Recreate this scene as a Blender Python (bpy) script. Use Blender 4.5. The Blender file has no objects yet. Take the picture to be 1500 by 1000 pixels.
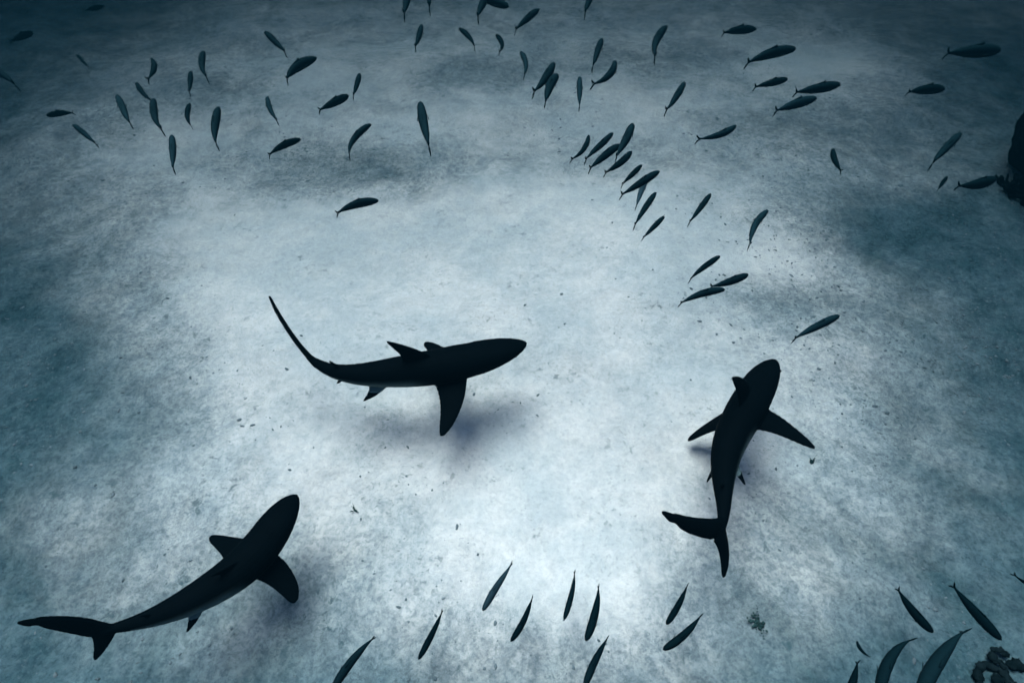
import bpy, bmesh, math, random
import numpy as np
from mathutils import Vector, Matrix, noise

# ------------------------------------------------------------------ camera, light, exposure
S = bpy.context.scene
COL = S.collection
H = 4.4                                   # camera height over the sand, metres
PITCH = 50.0                              # degrees below the horizon
cam_d = bpy.data.cameras.new('camera'); cam = bpy.data.objects.new('camera', cam_d); COL.objects.link(cam)
cam.location = (0, 0, H); cam.rotation_euler = (math.radians(90 - PITCH), 0, 0)
cam_d.sensor_width = 36; cam_d.lens = 19.2; cam_d.clip_start = 0.05; cam_d.clip_end = 600
S.camera = cam
S.render.filter_size = 2.5
S.view_settings.view_transform = 'Standard'; S.view_settings.look = 'None'
S.view_settings.gamma = 1; S.view_settings.exposure = 2.80

SUN_DIR = Vector((0.24, -0.44, -1.30)).normalized()      # direction the light travels
sun_d = bpy.data.lights.new('sun', 'SUN'); sun = bpy.data.objects.new('sun', sun_d); COL.objects.link(sun)
sun_d.energy = 5.0; sun_d.angle = math.radians(38); sun_d.color = (1.0, 0.93, 0.85)
sun.rotation_euler = SUN_DIR.to_track_quat('-Z', 'Y').to_euler(); sun.location = (0, 0, 9)

world = bpy.data.worlds.new('World'); S.world = world; world.use_nodes = True
wn = world.node_tree.nodes; wl = world.node_tree.links
sky = wn.new('ShaderNodeTexSky'); sky.sky_type = 'NISHITA'; sky.sun_disc = False; sky.ozone_density = 0.0
sky.sun_elevation = math.asin(-SUN_DIR.z); sky.sun_rotation = math.atan2(-SUN_DIR.x, -SUN_DIR.y)
wl.new(sky.outputs[0], wn['Background'].inputs['Color']); wn['Background'].inputs['Strength'].default_value = 0.15

# ------------------------------------------------------------------ helpers
def tag(o, label=None, cat=None, group=None, kind=None):
    if label: o['label'] = label
    if cat: o['category'] = cat
    if group: o['group'] = group
    if kind: o['kind'] = kind
    return o

def mesh_obj(name, verts, faces, mat, smooth=True, parent=None):
    me = bpy.data.meshes.new(name); me.from_pydata(verts, [], faces); me.update()
    me.materials.append(mat)
    if smooth: me.polygons.foreach_set('use_smooth', [True] * len(me.polygons))
    o = bpy.data.objects.new(name, me); COL.objects.link(o)
    if parent: o.parent = parent
    return o

class NT:
    def __init__(self, name):
        self.m = bpy.data.materials.new(name); self.m.use_nodes = True
        self.t = self.m.node_tree; self.b = self.t.nodes['Principled BSDF']
    def n(self, typ, **kw):
        nd = self.t.nodes.new(typ)
        for k, v in kw.items(): setattr(nd, k, v)
        return nd
    def l(self, a, b): self.t.links.new(a, b)
    def noise(self, scale, detail=4, rough=.55, vec=None, dist=0.0):
        nd = self.n('ShaderNodeTexNoise'); nd.inputs['Scale'].default_value = scale
        nd.inputs['Detail'].default_value = detail; nd.inputs['Roughness'].default_value = rough
        nd.inputs['Distortion'].default_value = dist
        if vec is not None: self.l(vec, nd.inputs['Vector'])
        return nd.outputs['Fac']
    def ramp(self, fac, a, b, lo=0.0, hi=1.0):
        nd = self.n('ShaderNodeMapRange', interpolation_type='SMOOTHSTEP')
        for i, v in ((1, a), (2, b), (3, lo), (4, hi)): nd.inputs[i].default_value = v
        self.l(fac, nd.inputs[0]); return nd.outputs[0]
    def math(self, op, a, b):
        nd = self.n('ShaderNodeMath', operation=op)
        for i, v in enumerate((a, b)):
            if isinstance(v, (int, float)): nd.inputs[i].default_value = v
            else: self.l(v, nd.inputs[i])
        return nd.outputs[0]
    def mix(self, fac, c1, c2, blend='MIX'):
        nd = self.n('ShaderNodeMix', data_type='RGBA', blend_type=blend)
        for i, v in ((0, fac), (6, c1), (7, c2)):
            if isinstance(v, (int, float)): nd.inputs[i].default_value = v
            elif isinstance(v, tuple): nd.inputs[i].default_value = (*v, 1)
            else: self.l(v, nd.inputs[i])
        return nd.outputs[2]

# ------------------------------------------------------------------ materials
def mat_sand():
    k = NT('seabed_sand'); geo = k.n('ShaderNodeNewGeometry'); P = geo.outputs['Position']
    at = k.n('ShaderNodeAttribute', attribute_name='film_shade')
    film_shade = at.outputs['Fac']  # mask of painted light and edge shade, with some algal film
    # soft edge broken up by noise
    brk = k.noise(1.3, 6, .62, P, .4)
    t = k.math('ADD', film_shade, k.math('MULTIPLY', k.math('SUBTRACT', brk, .5), .72))
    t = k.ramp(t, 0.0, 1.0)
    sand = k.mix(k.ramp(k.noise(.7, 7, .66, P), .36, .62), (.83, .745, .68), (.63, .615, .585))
    algae_shade = k.mix(k.ramp(k.noise(2.3, 6, .6, P), .35, .65), (.052, .102, .113), (.112, .170, .184))  # film colour that also carries the painted edge darkening
    c = k.mix(t, sand, algae_shade)
    # mottling: soft blotches 10-30 cm, then grains and crumbs
    b1 = k.ramp(k.noise(4.2, 9, .74, P), .36, .64)
    amp = k.ramp(t, .0, .45, .30, 1.0)          # sand painted bright is smooth, sand painted dark is mottled
    c = k.mix(amp, c, k.mix(b1, (.80, .835, .86), (1.05, 1.04, 1.03)), 'MULTIPLY')
    b2 = k.ramp(k.noise(24, 6, .8, P), .38, .56)
    c = k.mix(amp, c, k.mix(b2, (.62, .67, .70), (1.06, 1.05, 1.05)), 'MULTIPLY')
    b3 = k.ramp(k.noise(10.5, 5, .7, P), .38, .60)
    c = k.mix(amp, c, k.mix(b3, (.76, .79, .81), (1.05, 1.05, 1.04)), 'MULTIPLY')
    # dark crumbs, gathered in loose drifts
    dr = k.ramp(k.noise(1.7, 4, .6, P), .42, .68)
    dr = k.math('ADD', k.math('MULTIPLY', dr, .60), k.math('MULTIPLY', t, .62))
    sp = k.ramp(k.noise(12, 4, .62, P, .4), .56, .70)
    c = k.mix(k.math('MULTIPLY', sp, dr), c, (.06, .10, .11))
    sp2 = k.ramp(k.noise(30, 3, .6, P, .3), .58, .70)
    c = k.mix(k.math('MULTIPLY', sp2, k.math('ADD', k.math('MULTIPLY', dr, .6), .15)), c, (.13, .17, .18))
    k.l(c, k.b.inputs['Base Color']); k.b.inputs['Roughness'].default_value = .95
    k.b.inputs['Specular IOR Level'].default_value = .1
    bp = k.n('ShaderNodeBump'); bp.inputs['Strength'].default_value = .7; bp.inputs['Distance'].default_value = .05
    hh = k.math('ADD', k.math('MULTIPLY', k.noise(4, 6, .6, P), 1.2), k.math('MULTIPLY', k.noise(22, 5, .6, P), .35))
    k.l(hh, bp.inputs['Height']); k.l(bp.outputs[0], k.b.inputs['Normal'])
    return k.m

def mat_shark():
    k = NT('shark_skin'); at = k.n('ShaderNodeAttribute', attribute_name='belly')
    tc = k.n('ShaderNodeTexCoord')
    n1 = k.noise(6, 5, .6, tc.outputs['Object'])
    back = k.mix(n1, (.0004, .0010, .0015), (.0011, .0024, .0034))
    c = k.mix(at.outputs['Fac'], back, (.10, .14, .14))
    k.l(c, k.b.inputs['Base Color']); k.b.inputs['Roughness'].default_value = .7
    k.b.inputs['Specular IOR Level'].default_value = .008
    return k.m

def mat_fish(name, a, b):
    k = NT(name); tc = k.n('ShaderNodeTexCoord'); sx = k.n('ShaderNodeSeparateXYZ'); k.l(tc.outputs['Generated'], sx.inputs[0])
    f = k.ramp(sx.outputs[2], .30, .48)          # pale flank below, dark back above
    n1 = k.noise(30, 3, .5, tc.outputs['Object'])
    c = k.mix(f, b, k.mix(n1, a, tuple(v * 1.6 for v in a)))
    k.l(c, k.b.inputs['Base Color']); k.b.inputs['Roughness'].default_value = .8
    k.b.inputs['Specular IOR Level'].default_value = .01
    return k.m

def mat_plain(name, a, b, scale=8, rough=.95):
    k = NT(name); tc = k.n('ShaderNodeTexCoord')
    c = k.mix(k.ramp(k.noise(scale, 5, .6, tc.outputs['Object']), .3, .7), a, b)
    k.l(c, k.b.inputs['Base Color']); k.b.inputs['Roughness'].default_value = rough
    k.b.inputs['Specular IOR Level'].default_value = .02
    return k.m

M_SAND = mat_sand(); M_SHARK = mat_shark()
M_FISH = [mat_fish('fish_dark', (.0009, .0042, .0056), (.004, .0100, .0122)),
          mat_fish('fish_green', (.0018, .0065, .0085), (.004, .010, .0125)),
          mat_fish('fish_pale', (.009, .019, .024), (.014, .026, .032))]
M_EYE = mat_plain('shark_eye', (.004, .004, .004), (.01, .01, .01), 20, .2)
M_ROCK = mat_plain('reef_rock', (.0008, .0015, .002), (.004, .007, .008), 3)
M_CORAL = mat_plain('dark_coral', (.002, .006, .007), (.01, .018, .02), 12)
M_WEED = mat_plain('seaweed', (.015, .035, .035), (.04, .08, .075), 12)
M_RUBBLE = mat_plain('rubble', (.09, .12, .13), (.22, .25, .26), 2)

# ------------------------------------------------------------------ seabed
# light pools and edge falloff painted into the sand, partly algal film: x, y, radius x, radius y, turn (deg), cover
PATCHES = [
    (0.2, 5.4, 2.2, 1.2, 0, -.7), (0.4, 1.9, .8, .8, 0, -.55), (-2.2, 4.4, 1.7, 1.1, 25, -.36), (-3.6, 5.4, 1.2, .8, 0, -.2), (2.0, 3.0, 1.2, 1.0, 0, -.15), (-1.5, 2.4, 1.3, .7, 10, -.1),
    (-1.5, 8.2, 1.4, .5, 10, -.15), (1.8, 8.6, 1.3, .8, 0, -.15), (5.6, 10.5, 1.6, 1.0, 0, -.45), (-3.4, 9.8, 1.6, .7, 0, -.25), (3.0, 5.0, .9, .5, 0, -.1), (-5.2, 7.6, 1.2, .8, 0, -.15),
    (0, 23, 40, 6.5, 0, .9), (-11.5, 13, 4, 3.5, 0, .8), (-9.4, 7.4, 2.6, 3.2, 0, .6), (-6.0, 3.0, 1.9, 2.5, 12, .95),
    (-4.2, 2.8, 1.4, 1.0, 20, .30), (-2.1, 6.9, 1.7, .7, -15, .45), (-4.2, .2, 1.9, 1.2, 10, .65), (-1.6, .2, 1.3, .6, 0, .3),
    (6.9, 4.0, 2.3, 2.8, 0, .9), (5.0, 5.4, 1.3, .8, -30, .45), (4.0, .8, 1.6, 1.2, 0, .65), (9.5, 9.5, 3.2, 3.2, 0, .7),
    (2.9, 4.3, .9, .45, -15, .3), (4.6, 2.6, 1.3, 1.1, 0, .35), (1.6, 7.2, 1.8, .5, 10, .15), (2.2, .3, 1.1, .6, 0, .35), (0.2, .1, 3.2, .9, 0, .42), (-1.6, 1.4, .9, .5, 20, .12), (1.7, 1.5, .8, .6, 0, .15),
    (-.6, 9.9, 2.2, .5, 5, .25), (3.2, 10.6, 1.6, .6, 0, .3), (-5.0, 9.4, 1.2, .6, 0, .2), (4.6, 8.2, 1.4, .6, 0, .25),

]
def film_shade_at(x, y):
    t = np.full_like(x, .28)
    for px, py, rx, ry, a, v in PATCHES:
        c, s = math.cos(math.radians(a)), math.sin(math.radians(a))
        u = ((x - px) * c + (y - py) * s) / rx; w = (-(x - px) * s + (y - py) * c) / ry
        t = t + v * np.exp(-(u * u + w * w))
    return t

def lattice(x, y, seed, n):
    rs = np.random.RandomState(seed); g = rs.rand(64, 64) * 2 - 1
    x = x * n + 500.3; y = y * n + 500.7
    xi = np.floor(x).astype(int); yi = np.floor(y).astype(int); fx = x - xi; fy = y - yi
    fx = fx * fx * (3 - 2 * fx); fy = fy * fy * (3 - 2 * fy)
    G = lambda i, j: g[(xi + i) % 64, (yi + j) % 64]
    return (G(0, 0) * (1 - fx) + G(1, 0) * fx) * (1 - fy) + (G(0, 1) * (1 - fx) + G(1, 1) * fx) * fy

def ground_z(x, y):
    return (.07 * lattice(x, y, 1, .45) + .045 * lattice(x, y, 2, 1.1) + .022 * lattice(x, y, 3, 2.6)
            + .011 * lattice(x, y, 4, 6.1) + .006 * lattice(x, y, 5, 13.0))

def build_seabed():
    def axis(lo, hi, a, b, d):
        core = list(np.arange(lo, hi + d / 2, d)); left = []; v = lo; st = d
        while v > a: st *= 1.12; v = max(a, v - st); left.append(v)
        right = []; v = hi; st = d
        while v < b: st *= 1.12; v = min(b, v + st); right.append(v)
        return np.array(left[::-1] + core + right)
    xs = axis(-9, 9, -58, 58, .05); ys = axis(-1.5, 12, -38, 118, .05)
    X, Y = np.meshgrid(xs, ys); Z = ground_z(X, Y); nx, ny = len(xs), len(ys)
    V = np.stack([X.ravel(), Y.ravel(), Z.ravel()], 1)
    i = np.arange(nx * ny).reshape(ny, nx)
    Fc = np.stack([i[:-1, :-1].ravel(), i[:-1, 1:].ravel(), i[1:, 1:].ravel(), i[1:, :-1].ravel()], 1)
    me = bpy.data.meshes.new('seabed'); me.vertices.add(len(V)); me.vertices.foreach_set('co', V.ravel())
    me.loops.add(Fc.size); me.loops.foreach_set('vertex_index', Fc.ravel().astype(np.int32))
    me.polygons.add(len(Fc)); me.polygons.foreach_set('loop_start', np.arange(0, Fc.size, 4, dtype=np.int32))
    me.polygons.foreach_set('use_smooth', np.ones(len(Fc), bool)); me.update(calc_edges=True)
    at = me.attributes.new('film_shade', 'FLOAT', 'POINT'); at.data.foreach_set('value', film_shade_at(X, Y).ravel().astype(np.float32))
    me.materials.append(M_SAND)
    o = bpy.data.objects.new('seabed', me); COL.objects.link(o); tag(o, kind='structure')
build_seabed()
def gz(x, y): return float(ground_z(np.array([x]), np.array([y]))[0])

# the water as one closed body of tinted, absorbing volume
def build_haze():
    x0, x1, y0, y1, z0, z1 = -60, 60, -40, 120, -1.2, H + .35
    v = [(x, y, z) for z in (z0, z1) for y in (y0, y1) for x in (x0, x1)]
    f = [(0, 2, 3, 1), (4, 5, 7, 6), (0, 1, 5, 4), (2, 6, 7, 3), (0, 4, 6, 2), (1, 3, 7, 5)]
    m = bpy.data.materials.new('water_volume'); m.use_nodes = True; t = m.node_tree
    t.nodes.remove(t.nodes['Principled BSDF']); pv = t.nodes.new('ShaderNodeVolumePrincipled')
    pv.inputs['Density'].default_value = DENS
    pv.inputs['Color'].default_value = (*SCAT, 1); pv.inputs['Absorption Color'].default_value = (*ABSC, 1)
    pv.inputs['Anisotropy'].default_value = .3
    t.links.new(pv.outputs[0], t.nodes['Material Output'].inputs['Volume'])
    o = mesh_obj('haze', v, f, m, False); tag(o, kind='stuff')
DENS = .5; SCAT = (.0002, .0016, .0024)
def _ac(kk): return (1 - kk / DENS) ** 2
ABSC = (_ac(.243), _ac(.2145), _ac(.2005))
build_haze()

# ------------------------------------------------------------------ sharks
KN = np.array([0, .3, .5, .7, .85, 1.0])
class Spine:
    def __init__(self, k, tw=0.0):
        self.tw = tw
        s = self.s = np.linspace(0, 1, 201); kap = np.interp(s, KN, k)
        th = np.concatenate([[0], np.cumsum((kap[1:] + kap[:-1]) / 2 * np.diff(s))]); th -= np.interp(.33, s, th)
        dx, dy = -np.cos(th), -np.sin(th)
        x = np.concatenate([[0], np.cumsum((dx[1:] + dx[:-1]) / 2 * np.diff(s))]); y = np.concatenate([[0], np.cumsum((dy[1:] + dy[:-1]) / 2 * np.diff(s))])
        self.x = x - np.interp(.33, s, x); self.y = y - np.interp(.33, s, y); self.th = th
    def at(self, a, b, z):
        q = min(1, max(0, (a - .70) / .14)); w = self.tw * q * q * (3 - 2 * q)      # the tail stalk twists a little
        b, z = b * math.cos(w) - z * math.sin(w), b * math.sin(w) + z * math.cos(w)
        t = np.interp(a, self.s, self.th)
        ex = max(0, a - 1) ; e0 = min(0, a)
        cx = np.interp(a, self.s, self.x) - (ex + e0) * math.cos(t); cy = np.interp(a, self.s, self.y) - (ex + e0) * math.sin(t)
        return (cx - b * math.sin(t), cy + b * math.cos(t), z)

BS = [0, .008, .025, .05, .09, .14, .2, .26, .32, .4, .48, .56, .64, .71, .77, .82, .86]
HW = [.001, .013, .026, .038, .050, .058, .063, .0655, .065, .060, .053, .044, .033, .0235, .0165, .011, .003]
HH = [.001, .008, .015, .023, .034, .045, .054, .060, .062, .060, .053, .043, .032, .023, .018, .014, .004]

def plate(V, Fc, rows, sp):
    """a fin: rows of (lead point, trail point, half thickness, thickness axis), closed lens section"""
    base = len(V); m = 7; ring = 2 * m - 2
    for lead, trail, th, ax in rows:
        lead = Vector(lead); trail = Vector(trail); ax = Vector(ax)
        for j in range(m):
            u = j / (m - 1); h = th * (math.sin(math.pi * min(1, u * 1.0 + .0)) ** .6 if 0 < u < 1 else 0)
            p = lead.lerp(trail, u) + ax * h; V.append(sp.at(*p))
        for j in range(m - 2, 0, -1):
            u = j / (m - 1); h = th * (math.sin(math.pi * u) ** .6)
            p = lead.lerp(trail, u) - ax * h; V.append(sp.at(*p))
    R = len(rows)
    for r in range(R - 1):
        for j in range(ring):
            a = base + r * ring + j; b = base + r * ring + (j + 1) % ring
            Fc.append((a, b, b + ring, a + ring))
    Fc.append([base + j for j in range(ring)][::-1]); Fc.append([base + (R - 1) * ring + j for j in range(ring)])

def fin_rows(root_lead, root_trail, tip, n, lead_bow, trail_bow, th0, th1, ax, tipw=.10):
    """swept fin from root chord to tip, leading edge bowed out, trailing edge hollowed"""
    rl, rt, tp = Vector(root_lead), Vector(root_trail), Vector(tip)
    chord = (rt - rl); rows = []
    tl = tp - chord * tipw; tt = tp + chord * tipw * .4
    for i in range(n):
        u = i / (n - 1); bow = 4 * u * (1 - u)
        a = rl.lerp(tl, u) - chord * lead_bow * bow; b = rt.lerp(tt, u) - chord * trail_bow * (math.sin(math.pi * u ** .7))
        if u > .9:                                   # rounded tip
            q = (u - .9) / .1; mid = (a + b) / 2; a = a.lerp(mid, q * .5); b = b.lerp(mid, q * .5)
        rows.append((a, b, th0 + (th1 - th0) * u, ax))
    return rows

def make_shark(par, label, dors_s=.475, dors_h=.165, blunt=(.18, .18), fat=1.0, rl=.36, deep=1.0, pel=1.0, shade=.5):
    px, py, pz, yaw, pit, roll, L = par[:7]; sp = Spine(par[7:13], par[17]); dL, dR, tR, tL = par[13:17]
    V, Fc = [], []; n = 24
    ss = np.concatenate([[0, .003, .008, .016], np.linspace(.028, .86, 44)])
    for s in ss:
        w = np.interp(s, BS, HW) * fat; h = np.interp(s, BS, HH) * (1 + (fat - 1) * .6); zc = .004 - .02 * max(0, .1 - s) + .012 * max(0, (s - .7))
        for j in range(n):
            a = 2 * math.pi * j / n; ca, sa = math.cos(a), math.sin(a)
            e = .82 if s < .2 else .95
            V.append(sp.at(s, w * math.copysign(abs(ca) ** e, ca), zc + h * math.copysign(abs(sa) ** e, sa) * (1.0 if sa > 0 else .88)))
    for r in range(len(ss) - 1):
        for j in range(n):
            a = r * n + j; b = r * n + (j + 1) % n; Fc.append((a, b, b + n, a + n))
    Fc.append(list(range(n))[::-1]); Fc.append([(len(ss) - 1) * n + j for j in range(n)])
    Z = (0, 0, 1); Yx = (0, 1, 0)
    # pectorals: root .25-.34, tip from the fitted droop and sweep
    for sg, dn, ts, bl in ((-1, dR, tR, blunt[0]), (1, dL, tL, blunt[1])):
        r0 = (.235, sg * .035, -.026); r1 = (.36 if sg < 0 else rl, sg * .035, -.030)
        tip = (ts, sg * (.055 + .19 * math.cos(dn)), -.03 - .19 * math.sin(dn))
        ax = (0, math.sin(dn) * sg, math.cos(dn))
        plate(V, Fc, fin_rows(r0, r1, tip, 14, .11, .14, .009, .0042, ax, bl), sp)
    # first dorsal
    plate(V, Fc, fin_rows((dors_s - .145, 0, .035), (dors_s - .02, 0, .035), (dors_s, 0, dors_h), 12, .20, .16, .009, .004, Yx, .10), sp)
    # second dorsal, anal
    plate(V, Fc, fin_rows((.645, 0, .014), (.69, 0, .014), (.70, 0, .060), 6, .1, .25, .006, .004, Yx, .16), sp)
    plate(V, Fc, fin_rows((.655, 0, -.014), (.70, 0, -.014), (.712, 0, -.072), 6, .1, .3, .006, .004, Yx, .16), sp)
    # pelvics
    for sg in (-1, 1):
        plate(V, Fc, fin_rows((.50, sg * .022, -.028), (.578, sg * .020, -.028), (.592, sg * (.074 * fat - .008) * pel, -.062), 7, .12, .12, .006, .004, (0, sg * .5, .86), .12), sp)
    # upper caudal lobe with its notch near the tip
    E = [(.745, .006, -.012), (.78, .022, -.018), (.81, .050, -.030), (.84, .080, -.020), (.87, .108, .000), (.90, .130, .034),
         (.93, .150, .070), (.955, .164, .104), (.968, .165, .131), (.975, .169, .134), (.988, .174, .138), (1.0, .177, .154), (1.008, .177, .170)]
    E = [(s, t, b + (1 - deep) * .035 * math.sin(math.pi * min(1, max(0, (s - .77) / .2)))) for s, t, b in E]
    plate(V, Fc, [((s, 0, t), (s + .004, 0, b), .011 - .0068 * i / (len(E) - 1), Yx) for i, (s, t, b) in enumerate(E)], sp)
    # lower caudal lobe
    plate(V, Fc, fin_rows((.775, 0, .004), (.868, 0, .010), (.888, 0, -.112), 10, .08, .10, .009, .004, Yx, .18), sp)
    V = [(a * L, b * L, c * L) for a, b, c in V]
    me = bpy.data.meshes.new('tmp'); me.from_pydata(V, [], Fc); me.update()
    tmp = bpy.data.objects.new('tmp', me); COL.objects.link(tmp)
    rm = tmp.modifiers.new('r', 'REMESH'); rm.mode = 'VOXEL'; rm.voxel_size = .0042 * L / 2
    sm = tmp.modifiers.new('s', 'SMOOTH'); sm.factor = .5; sm.iterations = 10
    dg = bpy.context.evaluated_depsgraph_get(); dg.update()
    mm = bpy.data.meshes.new_from_object(tmp.evaluated_get(dg)); bpy.data.objects.remove(tmp)
    mm.name = 'shark'; mm.materials.clear(); mm.materials.append(M_SHARK)
    mm.polygons.foreach_set('use_smooth', np.ones(len(mm.polygons), bool))
    co = np.empty(len(mm.vertices) * 3); mm.vertices.foreach_get('co', co); co = co.reshape(-1, 3) / L
    bel = np.zeros(len(co))
    for c0 in range(0, len(co), 4000):
        P = co[c0:c0 + 4000]; d = (P[:, 0:1] - sp.x[None]) ** 2 + (P[:, 1:2] - sp.y[None]) ** 2
        i = d.argmin(1); s = sp.s[i]; lat = np.sqrt(d.min(1)); w = np.interp(s, BS, HW) * fat; h = np.interp(s, BS, HH)
        b = np.clip((shade - P[:, 2] / np.maximum(h, .01)) / .85, 0, 1) * np.clip((s - .355) / .08, 0, 1); inside = (lat < w * 1.03) & (P[:, 2] > -h * 1.0) & (s < .74)
        bel[c0:c0 + 4000] = b * b * (3 - 2 * b) * inside
    at = mm.attributes.new('belly', 'FLOAT', 'POINT'); at.data.foreach_set('value', bel.astype(np.float32))
    o = bpy.data.objects.new('shark', mm); COL.objects.link(o)
    o.location = (px, py, pz)
    o.rotation_euler = (Matrix.Rotation(yaw, 3, 'Z') @ Matrix.Rotation(pit, 3, 'Y') @ Matrix.Rotation(roll, 3, 'X')).to_euler()
    tag(o, label, 'shark', 'reef sharks cruising just over the sand')
    for sg in (-1, 1):                               # small round eyes on the sides of the head
        bm = bmesh.new(); bmesh.ops.create_icosphere(bm, subdivisions=2, radius=.0062 * L)
        me = bpy.data.meshes.new('eye'); bm.to_mesh(me); bm.free(); me.materials.append(M_EYE)
        e = bpy.data.objects.new('eye', me); COL.objects.link(e); e.parent = o
        x, y, z = sp.at(.062, sg * .0395, .002); e.location = (x * L, y * L, z * L)
    return o

make_shark([-0.646, 2.883, 0.609, 0.192, -0.036, -0.037, 2.5, -0.279, -0.952, -0.467, -3.911, -2.395, -1.25, 0.43, 0.131, 0.35, 0.386, 0.116],
           'long slender shark in the middle, heading right, thin tail swept up left', .475, .165, (.16, .30))
make_shark([1.884, 2.397, 0.598, 0.929, 0.046, -0.413, 2.314, 0.572, -0.192, 1.873, 0.369, -6.282, -7.688, 0.685, -0.124, 0.4, 0.379, -0.286],
           'black shark on the right heading up, pectoral fins spread and forked tail bent left', .385, .22, (.16, .24), 1.0, .39, .35, .9)
make_shark([-1.806, 1.228, 0.59, 0.964, 0.108, 0.131, 1.691, 2.21, -2.755, -1.11, -1.425, 1.358, 0.299, 0.287, 0.334, 0.315, 0.365, -0.469],
           'black shark in the lower left, broad head up right and tail fin stretched out left', .45, .115, (.17, .34), 1.22, .415, 1.0, 1.0, .85)

# ------------------------------------------------------------------ fish
def make_fish(x, y, z, yaw, L, bend, wm, tone, label):
    V, Fc = [], []; n = 12
    sc = min(1.45, max(.72, wm / .14))
    prof = [(0, .004, .004), (.02, .026, .028), (.06, .043, .050), (.13, .056, .070), (.22, .064, .085), (.33, .064, .090),
            (.45, .063, .087), (.57, .056, .075), (.68, .047, .060), (.77, .034, .042), (.84, .022, .026), (.89, .015, .018), (.93, .006, .014)]
    rs = random.Random(label); wob = rs.uniform(-.01, .01)
    def sp(s, b, c):                                  # s 0 nose .. 1 tail
        off = bend * (1 - (2 * s - 1) ** 2) + wob * math.sin(math.pi * 2 * s) * s
        sl = -bend * 4 * (2 * s - 1); nrm = math.hypot(1, sl)
        return ((.5 - s + b * sl / nrm) * L, (off + b / nrm) * L, c * L)
    for s, w, h in prof:
        w *= sc; h *= sc
        for j in range(n):
            a = 2 * math.pi * j / n; V.append(sp(s, w * math.cos(a), h * math.sin(a)))
    R = len(prof)
    for r in range(R - 1):
        for j in range(n):
            a = r * n + j; b = r * n + (j + 1) % n; Fc.append((a, b, b + n, a + n))
    Fc.append(list(range(n))[::-1]); Fc.append([(R - 1) * n + j for j in range(n)])
    def thin(poly, th):                               # a tapered plate in the fish's upright plane
        b0 = len(V); m = len(poly)
        cx = sum(p[0] for p in poly) / m; cz = sum(p[1] for p in poly) / m
        for sg in (1, -1):
            for s, c in poly: V.append(sp(s, sg * th * .35, c))
        V.append(sp(cx, th, cz)); V.append(sp(cx, -th, cz))
        for j in range(m):
            k = (j + 1) % m
            Fc.append((b0 + j, b0 + k, b0 + 2 * m)); Fc.append((b0 + m + k, b0 + m + j, b0 + 2 * m + 1))
            Fc.append((b0 + j, b0 + m + j, b0 + m + k, b0 + k))
    k = sc ** .5
    thin([(.90, .012), (.93, .035 * k), (.96, .070 * k), (.985, .095 * k), (.98, .055 * k), (.96, .018), (.93, 0)], .010)
    thin([(.93, 0), (.96, -.018), (.98, -.055 * k), (.985, -.095 * k), (.96, -.070 * k), (.93, -.035 * k), (.90, -.012)], .010)
    thin([(.34, .075 * sc), (.38, .125 * sc), (.43, .105 * sc), (.52, .085 * sc), (.53, .062 * sc)], .010)
    thin([(.54, .060 * sc), (.57, .082 * sc), (.66, .056 * sc), (.80, .032 * sc), (.80, .018 * sc), (.66, .04 * sc)], .010)
    thin([(.54, -.060 * sc), (.565, -.088 * sc), (.66, -.056 * sc), (.80, -.030 * sc), (.80, -.018 * sc), (.66, -.04 * sc)], .010)
    for sg in (1, -1):                                # pectoral fins laid back along the flanks
        b0 = len(V)
        for s, b, c in ((.23, .052, -.01), (.25, .052, -.03), (.36, .088, -.036), (.33, .08, -.018)): V.append(sp(s, sg * b * sc, c * sc))
        for s, b, c in ((.23, .05, -.01), (.25, .05, -.03), (.36, .082, -.036), (.33, .074, -.018)): V.append(sp(s, sg * b * sc, c * sc - .003))
        for f in ((0, 1, 2, 3), (7, 6, 5, 4), (0, 4, 5, 1), (1, 5, 6, 2), (2, 6, 7, 3), (3, 7, 4, 0)): Fc.append(tuple(b0 + q for q in f))
    o = mesh_obj('fish', V, Fc, M_FISH[tone])
    o.location = (x, y, z); o.rotation_euler = (rs.uniform(-.12, .12), 0, math.radians(yaw))
    tag(o, label, 'fish', 'small fish schooling over the sand')

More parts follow.
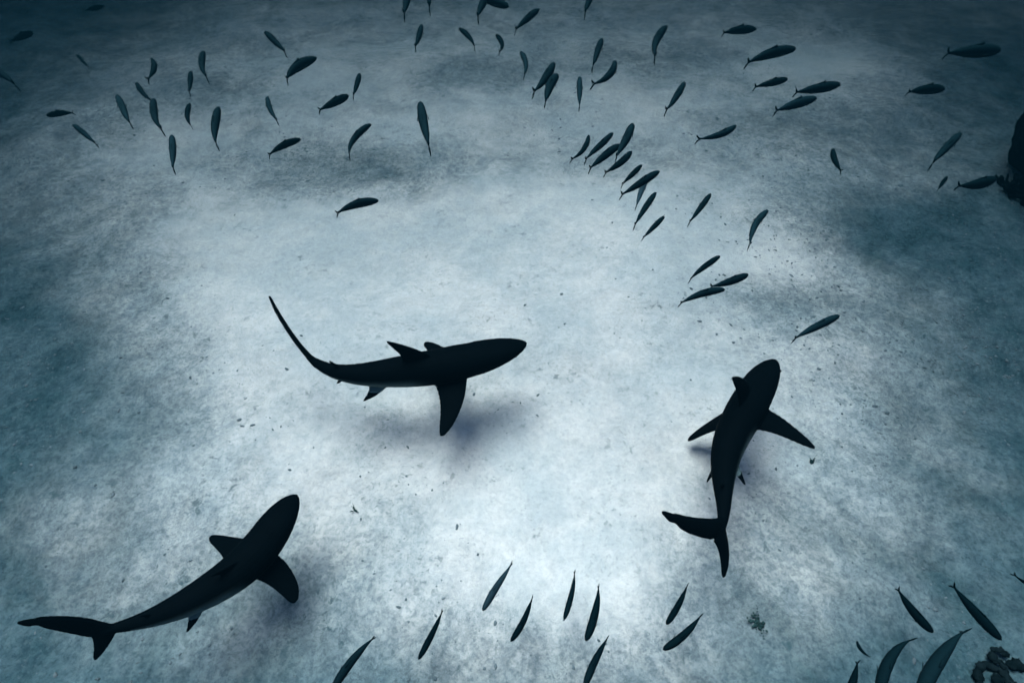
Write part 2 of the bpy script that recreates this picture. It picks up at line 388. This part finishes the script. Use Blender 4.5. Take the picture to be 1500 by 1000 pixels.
FISH = [   # x, y, z, heading deg, length, bend, width, tone, label
    (-6.394, 7.608, 1.5, 67.6, 0.34, -0.0, 0.288, 0, 'plump dark fish in the dim upper left corner, nose up to the right'),
    (-7.666, 11.113, 0.65, 44.8, 0.342, -0.0, 0.22, 1, 'faint small fish at the very top left, almost lost in dark water'),
    (-3.964, 5.223, 2.2, 132.5, 0.343, 0.0, 0.092, 1, 'small faint fish nosing up left, alone in dim water left of the loose school'),
    (-3.015, 3.269, 2.95, 141.0, 0.479, -0.02, 0.101, 0, 'dark fish cut by the left frame edge, only its rear and tail showing'),
    (-2.308, 3.556, 2.85, 108.2, 0.337, -0.087, 0.103, 0, 'curled dark fish with its tail flicked left, above two fish swimming end to end'),
    (-1.845, 3.393, 2.95, 112.7, 0.396, 0.058, 0.083, 0, 'dark bowed fish, highest of the upright group in the upper left'),
    (-2.173, 3.709, 2.7, 108.5, 0.336, -0.0, 0.096, 0, 'straight slim fish pointing up, just below the bowed highest one of the upper left group'),
    (-2.349, 3.463, 2.75, 129.4, 0.344, 0.032, 0.089, 0, 'front fish of two nearly touching end to end, nose toward the upper left'),
    (-1.879, 2.792, 2.95, 119.1, 0.394, 0.054, 0.074, 0, 'rear fish of two nearly touching end to end, with a bent tail'),
    (-2.086, 2.842, 2.95, 124.7, 0.391, 0.008, 0.075, 1, 'slim fish left of the two fish that swim end to end, nose up left'),
    (-2.175, 3.555, 2.55, 112.2, 0.34, 0.075, 0.095, 0, 'short bowed fish between the end-to-end pair and the dark arched fish to the right'),
    (-1.523, 2.676, 2.95, 107.6, 0.41, 0.04, 0.078, 0, 'dark arched fish, rightmost of the upright ones in the upper left group'),
    (-1.658, 2.424, 2.95, 112.8, 0.343, -0.0, 0.078, 1, 'pale grey fish, lowest of the upright ones in the upper left'),
    (-5.961, 6.928, 0.8, -167.4, 0.34, -0.122, 0.186, 1, 'faint fish lying level with its nose to the left, at the dim left side'),
    (-2.545, 3.034, 2.7, 138.7, 0.34, -0.011, 0.084, 1, 'slim straight fish nosing up left, just below the level faint one'),
    (-1.519, 3.719, 2.95, 124.7, 0.397, -0.009, 0.077, 0, 'dark straight fish sloping down right, near the top left of the middle pale patch'),
    (-1.293, 3.447, 2.9, 71.5, 0.338, 0.135, 0.149, 0, 'broad dark fish with a drooping tail, above the slender pair in the upper left centre'),
    (-1.513, 4.525, 2.15, 52.7, 0.339, 0.014, 0.171, 0, "dark fish sloping up right whose nose nearly meets a smaller fish's tail"),
    (-1.074, 3.778, 2.65, 92.4, 0.345, -0.007, 0.109, 0, 'small upright fish whose tail nearly meets the nose of a larger sloping fish'),
    (-1.422, 3.144, 2.8, 116.0, 0.339, 0.042, 0.084, 1, 'small bowed fish pointing up with its tail kicked right, alone left of the sloping pair'),
    (-1.933, 4.25, 1.9, 51.8, 0.339, 0.099, 0.154, 0, 'fish sloping up right, leftmost below the sloping pair'),
    (-0.81, 2.709, 2.85, 80.3, 0.339, 0.112, 0.097, 0, 'fish nosing up right with a thin hanging tail, left of the big upright fish'),
    (-0.453, 2.686, 2.95, 101.4, 0.487, 0.009, 0.109, 0, 'largest upright dark fish, thick headed, alone over bare sand in the upper centre'),
    (-0.61, 3.811, 2.95, 89.2, 0.371, -0.007, 0.108, 0, 'stout upright fish below the two fish cut by the top edge, left of centre'),
    (-0.317, 4.05, 2.85, 111.2, 0.345, -0.063, 0.096, 0, 'small arched fish nosing up left, between the stout upright one and the curled one'),
    (-0.116, 4.463, 2.65, 94.7, 0.34, -0.116, 0.108, 0, 'tiny curled fish like a comma, under the dark knot of fish at the top edge'),
    (-0.769, 4.471, 2.95, 92.8, 0.619, -0.0, 0.056, 0, 'left one of two thin fish tails hanging in from the top edge'),
    (-0.618, 4.58, 2.95, 96.6, 0.587, -0.0, 0.043, 0, 'right and shorter of two thin fish tails hanging in from the top edge'),
    (-0.163, 4.442, 2.95, -38.9, 0.355, 0.031, 0.153, 0, 'level dark fish in the dark knot at the top edge, nose to the right'),
    (-0.201, 4.387, 2.95, 82.4, 0.553, 0.021, 0.08, 0, 'steep dark fish crossing the level one in the knot at the top edge'),
    (0.105, 4.087, 2.95, 65.5, 0.422, 0.024, 0.1, 0, 'dark fish sloping up right just right of the knot at the top edge'),
    (0.556, 4.426, 2.95, 78.2, 0.482, -0.0, 0.103, 0, 'thick dark tail end of a fish cut by the top edge right of centre'),
    (0.532, 3.562, 2.95, 76.2, 0.433, 0.005, 0.079, 0, 'upright dark fish directly above the hook-tailed fish'),
    (0.96, 3.723, 2.95, 72.3, 0.525, 0.068, 0.067, 0, 'arched fish nosing up right, alone between the top edge and the lone sloping fish'),
    (1.97, 5.101, 2.5, 15.8, 0.336, 0.071, 0.176, 0, 'level dark fish, topmost of the fish swimming right in the upper right'),
    (0.06, 3.406, 2.95, 92.9, 0.339, -0.072, 0.073, 1, 'small faint arched fish left of the two crossing fish'),
    (0.183, 3.218, 2.95, 69.4, 0.412, -0.026, 0.116, 0, 'longer one of the two crossing fish, tail to the lower left'),
    (0.224, 3.081, 2.95, 75.8, 0.358, 0.042, 0.151, 0, 'thicker one of the two crossing fish, tail straight down'),
    (0.38, 3.049, 2.95, 85.5, 0.361, 0.0, 0.075, 1, 'straight upright fish between the crossing pair and the hook-tailed fish'),
    (0.534, 3.282, 2.95, 60.3, 0.36, -0.122, 0.123, 0, 'hook-tailed fish bent in an arc with an open tail fork'),
    (0.904, 2.989, 2.95, 62.4, 0.386, -0.018, 0.088, 0, 'lone slim fish sloping up right above the stacked column of fish'),
    (1.255, 3.147, 2.65, 29.8, 0.335, -0.102, 0.113, 1, 'curved greenish fish with a wide faint tail fork, right of the stacked column'),
    (0.435, 3.231, 2.5, 64.2, 0.338, -0.094, 0.105, 0, 'leftmost curved fish at the head of the tight stacked column'),
    (0.475, 2.728, 2.8, 56.9, 0.341, 0.005, 0.087, 0, 'straight slim fish second from the left at the head of the stacked column'),
    (0.54, 2.872, 2.65, 51.5, 0.343, 0.021, 0.128, 0, 'broad fish tucked under the slim straight one at the head of the stacked column'),
    (0.563, 2.528, 2.95, 68.1, 0.351, -0.011, 0.127, 0, 'broad leaf-shaped fish, highest of the stacked column'),
    (0.68, 3.136, 2.45, 50.7, 0.336, -0.04, 0.13, 0, 'fish right under the broad leaf-shaped one in the stacked column'),
    (0.922, 3.685, 2.0, 54.6, 0.338, -0.0, 0.125, 0, 'short slim fish in the middle of the stacked column, just above the long sloping one'),
    (0.686, 2.533, 2.7, 42.4, 0.337, -0.0, 0.119, 0, 'long sloping fish in the middle of the stacked column, with an open tail fork'),
    (0.843, 3.023, 2.3, 69.0, 0.339, 0.017, 0.118, 2, 'pale fish half hidden beneath the long sloping one'),
    (0.699, 2.374, 2.65, 61.0, 0.338, 0.012, 0.095, 0, 'steep dark fish second from the bottom of the stacked column'),
    (1.064, 3.302, 1.8, 51.4, 0.343, -0.0, 0.12, 1, 'lowest straight fish of the stacked column'),
    (1.1, 2.654, 2.45, 55.6, 0.344, -0.005, 0.105, 0, "slim fish with a tiny fork, right of the stacked column's lower end"),
    (1.252, 2.218, 2.65, 58.7, 0.342, 0.07, 0.111, 1, 'arched fish with a drooping tail, alone right of the slim forked one'),
    (1.222, 2.577, 2.05, 42.7, 0.337, 0.03, 0.115, 0, 'upper one of three fish bunched below the stacked column'),
    (1.542, 2.829, 1.7, 22.5, 0.339, -0.028, 0.158, 1, 'middle one of three bunched fish, lying farthest right'),
    (1.171, 2.372, 2.0, 22.1, 0.339, 0.066, 0.136, 1, 'lowest one of three bunched fish, tail farthest left'),
    (1.525, 1.811, 2.35, 29.1, 0.337, 0.016, 0.122, 1, "lone fish sloping up right, just above the right shark's head"),
    (1.598, 3.51, 2.95, 29.3, 0.432, 0.065, 0.127, 0, 'long dark fish swimming right, second from the top in the upper right'),
    (1.998, 4.237, 2.45, 24.5, 0.34, 0.01, 0.14, 0, 'shorter dark fish swimming right, left of the close pair'),
    (1.847, 3.296, 2.85, 18.6, 0.342, 0.008, 0.145, 0, 'upper dark fish of a close parallel pair in the upper right'),
    (1.649, 3.097, 2.85, 27.8, 0.342, 0.025, 0.139, 1, 'lower greener fish of a close parallel pair in the upper right'),
    (2.876, 3.575, 2.95, 6.3, 0.376, 0.017, 0.17, 0, 'big black level fish with a forked tail in the dim upper right corner'),
    (3.378, 4.431, 2.3, 8.3, 0.337, 0.055, 0.198, 0, 'level dark fish with a forked tail below and left of the big black one'),
    (2.138, 2.454, 2.95, 44.9, 0.418, 0.009, 0.08, 0, 'steep fish with a long trailing tail, left of the dark coral outcrop'),
    (2.53, 3.808, 2.05, 80.3, 0.341, 0.048, 0.125, 0, 'small upright fish alone, left of the steep fish with trailing tail'),
    (3.296, 3.365, 2.15, 14.8, 0.339, -0.069, 0.201, 0, 'dark blurred level fish nosing at the foot of the coral outcrop'),
    (4.686, 5.14, 0.95, 47.9, 0.338, -0.0, 0.132, 1, 'tiny faint fish left of the blurred one at the coral outcrop'),
    (-1.163, 3.41, 1.9, 30.4, 0.343, 0.135, 0.164, 1, 'lone greenish fish over the sand between the upper school and the middle shark'),
    (-0.895, 0.598, 0.85, -126.0, 0.341, -0.054, 0.159, 1, 'bent fish cut by the bottom edge, leftmost of the lower school'),
    (-0.541, 0.854, 0.35, -113.9, 0.334, 0.024, 0.137, 0, 'slim black fish of the lower school, right of the bent one at the bottom edge'),
    (-0.085, 1.015, 0.85, -122.2, 0.341, -0.01, 0.136, 2, 'pale grey fish, highest on the left of the lower school'),
    (0.069, 0.95, 0.35, -118.4, 0.329, 0.054, 0.141, 0, 'dark fish of the lower school below and right of the pale grey one'),
    (0.4, 1.101, 0.35, -106.3, 0.341, 0.044, 0.126, 1, 'slim fish of the lower school in the middle, beside a thicker darker one'),
    (0.495, 0.891, 0.75, -108.5, 0.342, 0.054, 0.16, 0, 'thickest fish of the lower school, standing upright in the middle'),
    (0.532, 0.669, 0.5, -122.6, 0.338, -0.028, 0.151, 1, 'dark fish touching the bottom edge under the thickest one'),
    (1.142, 1.039, 0.35, -127.6, 0.33, 0.03, 0.143, 0, 'upper fish of the pair at the right end of the lower school'),
    (1.032, 0.78, 0.75, -144.8, 0.339, 0.049, 0.146, 0, 'lower fish of the pair at the right end of the lower school'),
    (2.762, 1.003, 0.35, -68.6, 0.311, -0.061, 0.196, 0, 'shorter of two fish diving down right in the lower right corner'),
    (2.782, 0.871, 0.85, -67.4, 0.342, -0.023, 0.168, 0, 'longer of two fish diving down right in the lower right corner'),
    (3.697, 1.223, 0.35, -10.6, 0.26, -0.265, 0.168, 0, 'fish cut by the right edge, only its dark tail showing'),
    (1.658, 0.437, 1.7, -138.5, 0.337, -0.108, 0.139, 0, 'curved dark fish cut by the bottom edge, left of the fattest one'),
    (1.487, 0.365, 2.25, -142.8, 0.336, -0.042, 0.14, 0, 'fattest dark fish, cut by the bottom edge near the lower right'),
    (2.152, 0.579, 0.35, -129.1, 0.306, 0.048, 0.17, 0, 'fish cut by the bottom edge with mostly its pointed rear showing'),
    (2.314, 0.762, 0.35, 119.5, 0.108, 0.196, 0.207, 1, 'tiny thin curved fish above the pointed rear of a fish at the bottom edge'),
]
for f in FISH: make_fish(*f)

# ------------------------------------------------------------------ reef bits
def tube(V, Fc, pts, r0, r1, n=7, seed=0):
    rs = random.Random(seed); base = len(V); pts = [Vector(p) for p in pts]
    for i, p in enumerate(pts):
        d = (pts[min(i + 1, len(pts) - 1)] - pts[max(i - 1, 0)]).normalized()
        a = d.orthogonal().normalized(); b = d.cross(a); u = i / (len(pts) - 1)
        r = (r0 + (r1 - r0) * u) * rs.uniform(.8, 1.25)
        for j in range(n):
            t = 2 * math.pi * j / n; V.append(tuple(p + (a * math.cos(t) + b * math.sin(t)) * r * rs.uniform(.85, 1.15)))
    for i in range(len(pts) - 1):
        for j in range(n):
            q = base + i * n + j; w = base + i * n + (j + 1) % n; Fc.append((q, w, w + n, q + n))
    Fc.append([base + j for j in range(n)][::-1]); Fc.append([base + (len(pts) - 1) * n + j for j in range(n)])

def lump(V, Fc, c, r, seed, amp=.3, sub=3, freq=1.3):
    bm = bmesh.new(); bmesh.ops.create_icosphere(bm, subdivisions=sub, radius=1); base = len(V)
    off = Vector((seed * 7.3, seed * 3.1, seed * 1.7))
    for v in bm.verts:
        d = 1 + amp * noise.fractal(v.co * freq + off, 1.0, 2.0, 4)
        V.append((c[0] + v.co.x * r[0] * d, c[1] + v.co.y * r[1] * d, c[2] + v.co.z * r[2] * d))
    for f in bm.faces: Fc.append([base + v.index for v in f.verts])
    bm.free()

def outcrop():
    V, Fc = [], []
    lump(V, Fc, (7.85, 6.6, .95), (1.1, 1.0, 1.15), 1, .16, 5, 1.6)
    lump(V, Fc, (7.35, 6.15, .15), (.5, .45, .45), 2, .35, 4, 1.8)
    lump(V, Fc, (9.6, 7.8, .3), (1.0, .9, .8), 3, .4, 4, 1.6)
    o = mesh_obj('coral_rock', V, Fc, M_ROCK)
    tag(o, 'tall black coral outcrop rising from the sand at the right edge', 'rock')
    for i, (x, y, lab) in enumerate(((6.85, 6.4, 'low dark branching coral at the left foot of the black outcrop'),
                                     (7.1, 6.0, 'low dark branching coral in front of the black outcrop, cut by the right edge'))):
        V, Fc = [], []; rs = random.Random(i + 5); z = gz(x, y)
        for b in range(26):
            a = rs.uniform(0, 6.28); el = rs.uniform(.15, 1.2); p = Vector((x, y, z - .04)); pts = [p.copy()]
            d = Vector((math.cos(a) * math.cos(el), math.sin(a) * math.cos(el), math.sin(el)))
            for s in range(5):
                d = (d + Vector((rs.uniform(-.4, .4), rs.uniform(-.4, .4), rs.uniform(-.2, .35)))).normalized(); p = p + d * rs.uniform(.035, .08); pts.append(p.copy())
            tube(V, Fc, pts, .04, .016, 6, b)
        o = mesh_obj('branching_coral', V, Fc, M_CORAL); tag(o, lab, 'coral')
outcrop()

def knobs(name, lab, cat, mat, paths, r):
    """knobbly growth: small rough lumps strung along short branches"""
    V, Fc = [], []; rs = random.Random(lab)
    for k, pts in enumerate(paths):
        for j, (x, y, z, q) in enumerate(pts):
            rr = r * q * rs.uniform(.65, 1.5)
            lump(V, Fc, (x + rs.uniform(-.4, .4) * r, y + rs.uniform(-.4, .4) * r, gz(x, y) + z), (rr, rr * rs.uniform(.7, 1.2), rr * rs.uniform(.5, .9)), k * 17 + j + rs.random(), .45, 2, 1.9)
    tag(mesh_obj(name, V, Fc, mat), lab, cat)
def arc(ox, oy, r, a0, a1, n, lift=.03):
    return [(ox + r * math.cos(math.radians(a0 + (a1 - a0) * i / (n - 1))), oy + r * math.sin(math.radians(a0 + (a1 - a0) * i / (n - 1))), lift, 1.0) for i in range(n)]
cx, cy = 3.31, .62
knobs('soft_coral', 'dark knobbly coral with curled branches on the sand in the bottom right corner', 'coral', M_CORAL,
      [arc(cx, cy - .02, .12, -10, 200, 18), arc(cx + .19, cy - .01, .12, 30, 140, 10), arc(cx + .13, cy + .15, .05, 30, 250, 10, .05), arc(cx + .05, cy - .03, .05, 0, 140, 6), arc(cx - .02, cy - .12, .10, 180, 300, 8), arc(cx + .26, cy - .08, .07, -60, 60, 6)], .024)
def branches(cx, cy, size, n, seed):
    rs = random.Random(seed); out = []
    for k in range(n):
        a = rs.uniform(0, 6.28); x, y = cx, cy; pts = []
        for i in range(rs.randint(3, 7)):
            pts.append((x, y, .008 * i, 1 - .1 * i)); a += rs.uniform(-.5, .5); x += math.cos(a) * size * .09; y += math.sin(a) * size * .09
        out.append(pts)
    return out
knobs('seaweed', 'small dark seaweed tuft on the sand below the right shark, right of the lower school', 'seaweed', M_WEED, branches(1.80, .99, .2, 11, 3), .011)
knobs('seaweed', 'tiny seaweed scrap on the sand just below the right shark\'s right fin tip', 'seaweed', M_WEED, branches(2.68, 2.31, .13, 4, 4), .008)
knobs('seaweed', 'tiny seaweed scrap on the sand right of the lower left shark\'s head', 'seaweed', M_WEED, branches(-1.31, 1.86, .12, 4, 9), .008)

def rubble():
    V, Fc = [], []; rs = np.random.RandomState(4); r2 = random.Random(8); n = 0
    ico = bmesh.new(); bmesh.ops.create_icosphere(ico, subdivisions=1, radius=1)
    iv = np.array([v.co[:] for v in ico.verts]); fi = [[v.index for v in f.verts] for f in ico.faces]; ico.free()
    X = rs.uniform(-9, 9, 60000); Y = rs.uniform(-.5, 12.5, 60000)
    dens = .012 + .9 * np.clip(film_shade_at(X, Y), 0, 1) * .4 + .75 * np.exp(-(((X - 4.4) / 1.9) ** 2 + ((Y - 3.2) / 2.6) ** 2))
    dens *= np.clip(.5 + 1.4 * lattice(X, Y, 9, .8) + .9 * lattice(X, Y, 10, 2.3), 0, 1.5)
    keep = rs.rand(60000) < dens * .75; X, Y = X[keep], Y[keep]; Zs = ground_z(X, Y)
    allv = []
    for i in range(len(X)):
        r = .0035 + .011 * rs.rand() ** 3; sc = np.array([r * rs.uniform(.8, 2.2), r * rs.uniform(.7, 1.3), r * rs.uniform(.3, .7)])
        a = rs.uniform(0, 3.14); v = iv * sc * rs.uniform(.75, 1.25, (len(iv), 1)); c, s = math.cos(a), math.sin(a)
        v = np.stack([v[:, 0] * c - v[:, 1] * s + X[i], v[:, 0] * s + v[:, 1] * c + Y[i], v[:, 2] + Zs[i] + sc[2] * .3], 1); allv.append(v)
        b = i * len(iv); Fc += [[q + b for q in f] for f in fi]
    o = mesh_obj('rubble', np.concatenate(allv).tolist(), Fc, M_RUBBLE); tag(o, kind='stuff')
rubble()
